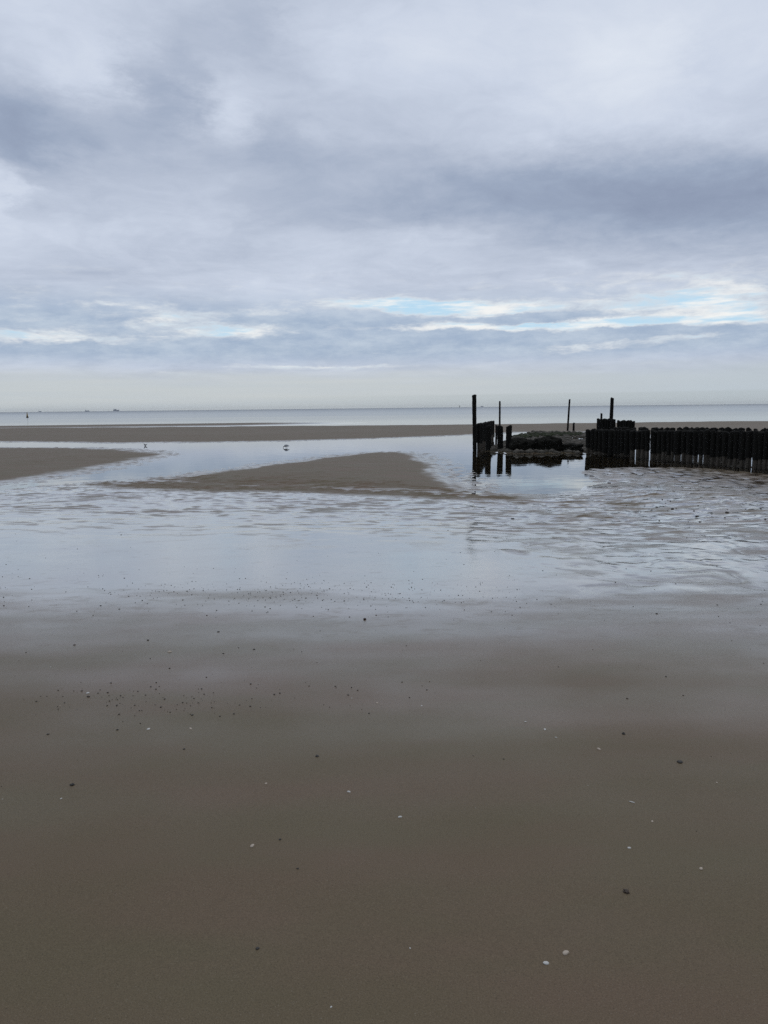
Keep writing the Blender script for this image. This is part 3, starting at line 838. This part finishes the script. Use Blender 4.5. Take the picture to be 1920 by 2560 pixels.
# ------------------------------------------------------------------ birds
M_GULL = mat_plain('grey_feathers', (0.38, 0.39, 0.41), (0.52, 0.53, 0.55), 9, 0.8, 0.2)
M_BELLY = mat_plain('dark_feathers', (0.03, 0.032, 0.036), (0.06, 0.06, 0.065), 9, 0.8, 0.2)
M_LEG = mat_plain('bird_leg_skin', (0.03, 0.025, 0.02), (0.05, 0.04, 0.03), 20, 0.6, 0.3)
def skinned(name, pts, edges, radii, mat, parent=None, loc=None, sub=2):
    me = bpy.data.meshes.new(name)
    me.from_pydata(pts, edges, [])
    o = link(name, me, mat, parent, loc)
    md = o.modifiers.new('skin', 'SKIN')
    for v, r in zip(me.skin_vertices[0].data, radii): v.radius = r if isinstance(r, tuple) else (r, r)
    me.skin_vertices[0].data[0].use_root = True
    md.use_smooth_shade = True
    s_ = o.modifiers.new('sub', 'SUBSURF'); s_.levels = sub; s_.render_levels = sub
    return o
def wing_mesh(pts, th=0.012):
    bm = bmesh.new()
    a = [bm.verts.new(Vector(q)) for q in pts]
    c = [bm.verts.new(Vector(q) + Vector((0, th, 0))) for q in pts]
    n = len(pts)
    bm.faces.new(a[::-1]); bm.faces.new(c)
    for j in range(n): bm.faces.new((a[j], a[(j + 1) % n], c[(j + 1) % n], c[j]))
    bmesh.ops.recalc_face_normals(bm, faces=bm.faces)
    return mesh_bm('wing', bm, False)
def feeding_bird():
    p = on_plane(715.5, 1119.6, ZW)
    k = p.y / F                 # metres per photo pixel there
    L = lambda x, z, y=0.0: (x * k, y * k, z * k)
    pts = [L(0, 5.2), L(-3.0, 5.0), L(-4.6, 3.9), L(-6.0, 3.3), L(-6.9, 2.6), L(-7.3, 1.0), L(-7.4, -0.1), L(3.4, 5.3), L(6.0, 4.7), L(7.6, 4.2)]
    edges = [(0, 1), (1, 2), (2, 3), (3, 4), (4, 5), (5, 6), (0, 7), (7, 8), (8, 9)]
    rad = [2.9 * k, 2.4 * k, 1.2 * k, .8 * k, .9 * k, .45 * k, .3 * k, 2.0 * k, 1.0 * k, .4 * k]
    o = skinned('wading_bird', pts, edges, rad, M_BELLY, loc=(p.x, p.y, ZW))
    tag(o, 'grey wading bird bent forward with its bill in the water of the pool', 'bird')
    for sy in (-1, 1):
        w = wing_mesh([L(-3.6, 6.0), L(-2.4, 7.7), L(0.6, 8.2), L(3.6, 7.2), L(8.4, 4.6), L(5.0, 4.2), L(0.5, 4.1), L(-3.0, 4.8)], 0.02)
        q = link('folded_wing', w, M_GULL, o); q.location = (0, sy * 2.4 * k - 0.01, 0)
        skinned('leg', [L(0.5 + sy * 1.2, 4.4, sy), L(0.8 + sy * 1.4, 1.8, sy), L(0.4 + sy * 1.2, -1.5, sy)], [(0, 1), (1, 2)], [.45 * k, .32 * k, .3 * k], M_LEG, o)
feeding_bird()
def standing_bird():
    p = on_plane(362.5, 1115.0, ZW)
    k = p.y / F
    L = lambda x, z, y=0.0: (x * k, y * k, z * k)
    pts = [L(0.2, 2.0), L(-1.4, 2.7), L(-1.6, 4.2), L(-1.3, 5.7), L(-2.9, 5.4), L(-3.9, 5.1), L(2.0, 1.7), L(3.4, 1.5)]
    edges = [(0, 1), (1, 2), (2, 3), (3, 4), (4, 5), (0, 6), (6, 7)]
    rad = [1.35 * k, 1.1 * k, .7 * k, .85 * k, .35 * k, .2 * k, .9 * k, .35 * k]
    o = skinned('shore_bird', pts, edges, rad, M_BELLY, loc=(p.x, p.y, ZW))
    tag(o, 'small dark shore bird with a lifted wing standing in the shallow channel at left', 'bird')
    for sy in (-1, 1):
        w = wing_mesh([L(-1.2, 3.0), L(0.6, 3.6), L(3.2, 4.3), L(6.2, 5.1), L(3.6, 3.0), L(1.6, 1.9), L(-0.6, 1.9)], 0.02)
        q = link('wing', w, M_BELLY, o); q.location = (0, sy * 1.1 * k - 0.01, 0)
        skinned('leg', [L(0.2 + sy * .5, 1.6, .5 * sy), L(0.3 + sy * .5, 0.5, .5 * sy), L(0.2 + sy * .5, -1.5, .5 * sy)], [(0, 1), (1, 2)], [.4 * k, .3 * k, .3 * k], M_LEG, o)
standing_bird()

# ------------------------------------------------------------------ shells and pebbles
M_SHELL = mat_plain('pale_shell', (0.36, 0.29, 0.22), (0.48, 0.41, 0.33), 60, 0.5, 0.4)
M_WHITE = mat_plain('white_shell', (0.46, 0.45, 0.42), (0.58, 0.57, 0.53), 60, 0.5, 0.4)
M_PEB = mat_plain('dark_pebble', (0.020, 0.019, 0.018), (0.050, 0.045, 0.040), 40, 0.6, 0.3)
M_BRN = mat_plain('brown_pebble', (0.040, 0.028, 0.020), (0.075, 0.055, 0.040), 40, 0.6, 0.3)
M_RED = mat_plain('reddish_weed', (0.060, 0.026, 0.018), (0.030, 0.018, 0.014), 50, 0.7, 0.3)
def shell_mesh(seed, ribs=9):
    """a cockle-like valve lying dome up: fan outline, ribbed, hinge at one end"""
    bm = bmesh.new()
    na, nr = 44, 6
    rows = []
    for i in range(nr + 1):
        t = i / nr
        row = []
        for j in range(na):
            a = 2 * math.pi * j / na
            fan = 1 - 0.30 * max(0.0, -math.cos(a)) ** 3
            rib = 0.03 * math.cos(ribs * 2 * a) * t * max(0.0, 0.4 + math.cos(a))
            z = 0.45 * (max(0.0, 1 - t ** 2.2)) ** 0.6 + rib * (1 - t * .5)
            r = t * fan * (1 + 0.03 * math.cos(ribs * 2 * a) * t)
            row.append(bm.verts.new((r * math.sin(a), r * math.cos(a) * 0.78 - 0.22 * (1 - t), z)))
        rows.append(row)
    base = [bm.verts.new((v.co.x, v.co.y, -0.15)) for v in rows[-1]]
    rows.append(base)
    for a, b in zip(rows, rows[1:]):
        for j in range(na): bm.faces.new((a[j], b[j], b[(j + 1) % na], a[(j + 1) % na]))
    bmesh.ops.remove_doubles(bm, verts=bm.verts, dist=1e-4)
    bmesh.ops.recalc_face_normals(bm, faces=bm.faces)
    return mesh_bm('shell', bm)
SHELLS = [shell_mesh(0, 9), shell_mesh(1, 13)]
PEBS = [mesh_bm('pebble', rock_bm(1, 0.8, 0.55, 60 + i * 4, 3, 0.25, 0.3)) for i in range(6)]
TINY = [mesh_bm('small_pebble', rock_bm(1, 0.85, 0.6, 90 + i * 4, 2, 0.3, 0.3)) for i in range(6)]
CLUMPS = [mesh_bm('weed_clump', rock_bm(1, 0.8, 0.6, 130 + i * 4, 4, 0.75, 0.0)) for i in range(3)]
_mesh_mat = {}
def with_mat(me, mat):
    k = (me.name, mat.name)
    if k not in _mesh_mat:
        c = me.copy(); c.materials.clear(); c.materials.append(mat); _mesh_mat[k] = c
    return _mesh_mat[k]
def bit(kind, px, py, wpx, label, mat, cat, group=None, flat=1.0, asp=1.0, i=0):
    p = on_ground(px, py)
    dist = (p - CAM).length
    r = wpx / 2 / F * dist * (0.86 if kind == 'shell' else 0.74)
    src = {'shell': SHELLS, 'pebble': PEBS, 'tiny': TINY, 'clump': CLUMPS}[kind]
    me = with_mat(src[i % len(src)], mat)
    o = link({'shell': 'sea_shell', 'pebble': 'pebble', 'tiny': 'small_pebble', 'clump': 'weed_clump'}[kind], me)
    rnd = random.Random(int(px * 31 + py))
    o.scale = (r, r * asp, r * flat)
    o.rotation_euler = (rnd.uniform(-.15, .15), rnd.uniform(-.15, .15), rnd.uniform(0, 6.28) if asp == 1.0 else rnd.uniform(-.3, .3))
    o.location = (p.x, p.y, p.z + (0.12 if kind == 'shell' else 0.16) * r * flat)
    return tag(o, label, cat, group)
notable = [
    ('shell', 1415, 2383, 19, 'largest pinkish shell in the foreground sand, right of the white shard', M_SHELL, 'shell'),
    ('shell', 1365, 2408, 15, 'white broken shell shard just left of the largest pinkish shell', M_WHITE, 'shell'),
    ('shell', 631, 2115, 15, 'tan elongated shell on olive sand below two dark pebbles', M_SHELL, 'shell'),
    ('shell', 1000, 2043, 11, 'white oval shell alone near the middle of the smooth sand', M_WHITE, 'shell'),
    ('shell', 1573, 2120, 9, 'small white shell above the brown snail-like clump', M_WHITE, 'shell'),
    ('shell', 1753, 2172, 12, 'pale shell at right, level with the brown snail-like clump', M_SHELL, 'shell'),
    ('shell', 1631, 2054, 8, 'small pale shell below the white sliver', M_SHELL, 'shell'),
    ('shell', 1497, 1873, 12, 'cream shell left of the large flat dark stone', M_SHELL, 'shell'),
    ('shell', 1362, 1824, 9, 'grey-white shell fragment right of a similar smaller one', M_WHITE, 'shell'),
    ('shell', 1314, 1805, 8, 'small white shell uppermost of three on reddish sand', M_WHITE, 'shell'),
    ('shell', 1390, 1844, 6, 'tiny white shell lowest of three on reddish sand', M_WHITE, 'shell'),
    ('shell', 1792, 1957, 6, 'tiny pale shell below the large flat dark stone', M_SHELL, 'shell'),
    ('shell', 371, 1823, 10, 'flat white shell flake left of a greyer one', M_WHITE, 'shell'),
    ('shell', 476, 1822, 10, 'greyish shell flake right of the flat white one', M_SHELL, 'shell'),
    ('shell', 665, 1959, 8, 'pinkish shell above the olive sand, left of a paler one', M_SHELL, 'shell'),
    ('shell', 872, 1980, 10, 'pale shell on olive sand right of the pinkish one', M_WHITE, 'shell'),
    ('shell', 424, 1630, 12, 'pale oval shell among dark pebbles on the shiny sand', M_SHELL, 'shell'),
    ('shell', 220, 1733, 10, 'pale shell in the pebble band at left, above a red-brown pebble', M_WHITE, 'shell'),
    ('shell', 1025, 2371, 5, 'tiny white shell speck far left of the white broken shard', M_WHITE, 'shell'),
    ('shell', 828, 2518, 6, 'tiny white crescent of shell near the bottom edge of the sand', M_WHITE, 'shell'),
    ('shell', 153, 1997, 6, 'tiny white shell below the dark weedy pebble at left', M_WHITE, 'shell'),
    ('shell', 1054, 1765, 6, 'small pale shell just past the dark pebble in mid sand', M_WHITE, 'shell'),
    ('shell', 943, 1758, 8, 'pale shell near centre, above the darker reddish sand', M_SHELL, 'shell'),
    ('clump', 1565, 2230, 17, 'brown snail-like clump resting on the smooth foreground sand', M_BRN, 'clump'),
    ('pebble', 644, 2372, 12, 'dark oval pebble lowest in the left foreground', M_PEB, 'pebble'),
    ('pebble', 744, 2172, 8, 'small dark pebble below and right of the tan elongated shell', M_PEB, 'pebble'),
    ('pebble', 700, 2099, 9, 'small dark pebble above and right of the tan elongated shell', M_PEB, 'pebble'),
    ('pebble', 1700, 1906, 17, 'large flat dark stone at right on reddish sand', M_PEB, 'pebble'),
    ('clump', 1559, 1835, 11, 'dark weedy scrap above the large flat dark stone', M_PEB, 'weed'),
    ('clump', 180, 1963, 12, 'dark weedy pebble at left with strands beside it', M_PEB, 'weed'),
    ('pebble', 793, 1891, 13, 'flat dark pebble alone on reddish sand left of centre', M_PEB, 'pebble'),
    ('pebble', 370, 1601, 9, 'squarish dark pebble on shiny sand, left of a pale oval shell', M_PEB, 'pebble'),
    ('pebble', 546, 1580, 8, 'dark pebble on shiny sand above and right of the pale oval shell', M_PEB, 'pebble'),
    ('clump', 912, 1549, 11, 'reddish brown weed clump below the pebble band near centre', M_RED, 'weed'),
    ('pebble', 186, 1613, 8, 'brown pebble alone on shiny sand at left', M_BRN, 'pebble'),
    ('pebble', 221, 1742, 11, 'red-brown pebble in the pebble band at left', M_BRN, 'pebble'),
    ('pebble', 635, 1624, 8, 'dark pebble right of the pale oval shell on shiny sand', M_PEB, 'pebble'),
    ('pebble', 481, 1788, 9, 'dark flat pebble just below the left pebble band', M_PEB, 'pebble'),
    ('pebble', 120, 1836, 8, 'thin dark pebble at far left above reddish sand', M_PEB, 'pebble'),
    ('pebble', 460, 1873, 8, 'thin dark pebble on reddish sand below two shell flakes', M_PEB, 'pebble'),
    ('pebble', 1665, 1692, 7, 'dark pebble at right where the sheen ends', M_PEB, 'pebble'),
    ('pebble', 1708, 1739, 6, 'dark pebble at right below the end of the sheen', M_BRN, 'pebble'),
    ('pebble', 1568, 1747, 8, 'brownish pebble right of centre below the sheen', M_BRN, 'pebble'),
    ('pebble', 1259, 1898, 6, 'small dark pebble on olive sand in the middle right', M_PEB, 'pebble'),
    ('pebble', 1067, 1725, 6, 'small dark pebble close to a pale shell near centre', M_PEB, 'pebble'),
    ('pebble', 1282, 1297, 12, 'long dark stone alone on the wet sheet below the pool', M_PEB, 'pebble'),
    ('pebble', 1743, 1291, 12, 'blocky dark stone below a cluster of stones at right', M_PEB, 'pebble'),
    ('pebble', 1642, 1268, 10, 'leftmost flat dark stone of the cluster at right', M_PEB, 'pebble'),
    ('pebble', 1681, 1272, 9, 'flat dark stone right of the leftmost one in the cluster', M_PEB, 'pebble'),
    ('pebble', 1818, 1282, 13, 'widest dark stone of the cluster at right', M_PEB, 'pebble'),
    ('pebble', 1779, 1283, 8, 'small dark stone left of the widest stone in the cluster', M_PEB, 'pebble'),
    ('pebble', 1750, 1305, 8, 'small dark stone below the blocky one at right', M_PEB, 'pebble'),
    ('pebble', 1642, 1535, 8, 'dark pebble at right just inside the shining sheet', M_PEB, 'pebble'),
]
for i, (k, px, py, w_, lab, mt, cat) in enumerate(notable):
    bit(k, px, py, w_, lab, mt, cat, flat=0.75 if k != 'clump' else 0.9, i=i)
# white sliver
p = on_ground(1580, 2006)
o = link('shell_sliver', mesh_bm('sliver', rock_bm(0.012, 0.0028, 0.002, 201, 3, 0.2, 0.3)), M_WHITE, loc=(p.x, p.y, p.z + 0.001))
o.rotation_euler = (0, 0, -0.55)
tag(o, 'thin white sliver of shell lying slantwise on the smooth sand', 'shell')
# the pebble bands, one by one
def band(n, x0, x1, f_y, spread, wmin, wmax, mats, label, group, cat='pebble', seed=0):
    rnd = random.Random(seed)
    for i in range(n):
        px = rnd.uniform(x0, x1)
        py = f_y(px) + rnd.gauss(0, spread)
        if py < 1245: continue
        bit('tiny', px, py, wmin + (wmax - wmin) * rnd.random() ** 3, label, rnd.choice(mats), cat, group, flat=0.8, i=i)
band(85, 0, 1050, lambda x: 1472 + 0.024 * x, 38, 1.9, 6.0, [M_PEB, M_PEB, M_BRN], 'tiny dark pebble in the dark speckled band across the shiny sand', 'pebbles of the dark speckled band', seed=1)
band(24, 0, 560, lambda x: 1748 - 0.05 * x, 34, 1.8, 4.4, [M_BRN, M_BRN, M_SHELL], 'tiny pebble in the lower left pebble band on dull sand', 'pebbles of the lower left band', seed=2)
band(55, 0, 1900, lambda x: 1400, 70, 2.2, 5.0, [M_PEB], 'tiny dark pebble scattered on the shining wet sheet', 'pebbles scattered on the wet sheet', seed=3)
band(40, 0, 1900, lambda x: 1660, 50, 2.2, 4.6, [M_PEB, M_BRN, M_WHITE], 'tiny pebble or shell bit scattered where the sheen fades', 'bits scattered where the sheen fades', seed=4)
band(36, 1560, 1920, lambda x: 1285, 22, 3.0, 7.5, [M_PEB], 'small dark stone strewn on the wet ground below the rippled flat', 'small stones below the rippled flat', seed=6)
band(14, 0, 1900, lambda x: 1900, 110, 2.4, 4.6, [M_PEB, M_WHITE, M_BRN], 'tiny bit of shell or grit on the smooth dull sand', 'bits on the smooth dull sand', seed=5)
# grit too fine to count
def grit():
    rnd = random.Random(11)
    sp = []
    for i in range(900):
        q = rnd.random()
        if q < 0.6: px, py = rnd.triangular(150, 1500, 800), rnd.gauss(1488, 24)
        elif q < 0.8: px, py = rnd.triangular(0, 1100, 330), rnd.gauss(1748, 26)
        else: px, py = rnd.uniform(0, 1920), rnd.gauss(1470, 80)
        if py < 1250: continue
        z0 = -0.12 if py < 1600 else 0
        p = on_plane(px, py, z0)
        sp.append((p.x, p.y, px))
    X = np.array([s[0] for s in sp]); Y = np.array([s[1] for s in sp])
    H, _ = relief(X, Y)
    stones('grit', [(x, y, h + 0.001, 0.0012 + 0.005 * rnd.random() ** 2) for x, y, h in zip(X, Y, H)], [M_PEB], 'fine dark grit strewn in bands over the wet sand', 'grit', lambda x, y: 0)
grit()

# ------------------------------------------------------------------ air over the sea
def build_haze():
    bm = bmesh.new()
    box(bm, -20500, 20500, -500, 20500, -4.5, 60)
    m, g, out = new_mat('sea_air')
    v = g.node('ShaderNodeVolumePrincipled')
    v.inputs['Color'].default_value = (0.93, 0.95, 0.97, 1)
    v.inputs['Density'].default_value = HAZE
    v.inputs['Anisotropy'].default_value = 0.2
    g.nt.links.new(v.outputs[0], out.inputs['Volume'])
    o = link('haze', mesh_bm('haze', bm, False), m)
    tag(o, kind='stuff')
HAZE = 2e-5
build_haze()
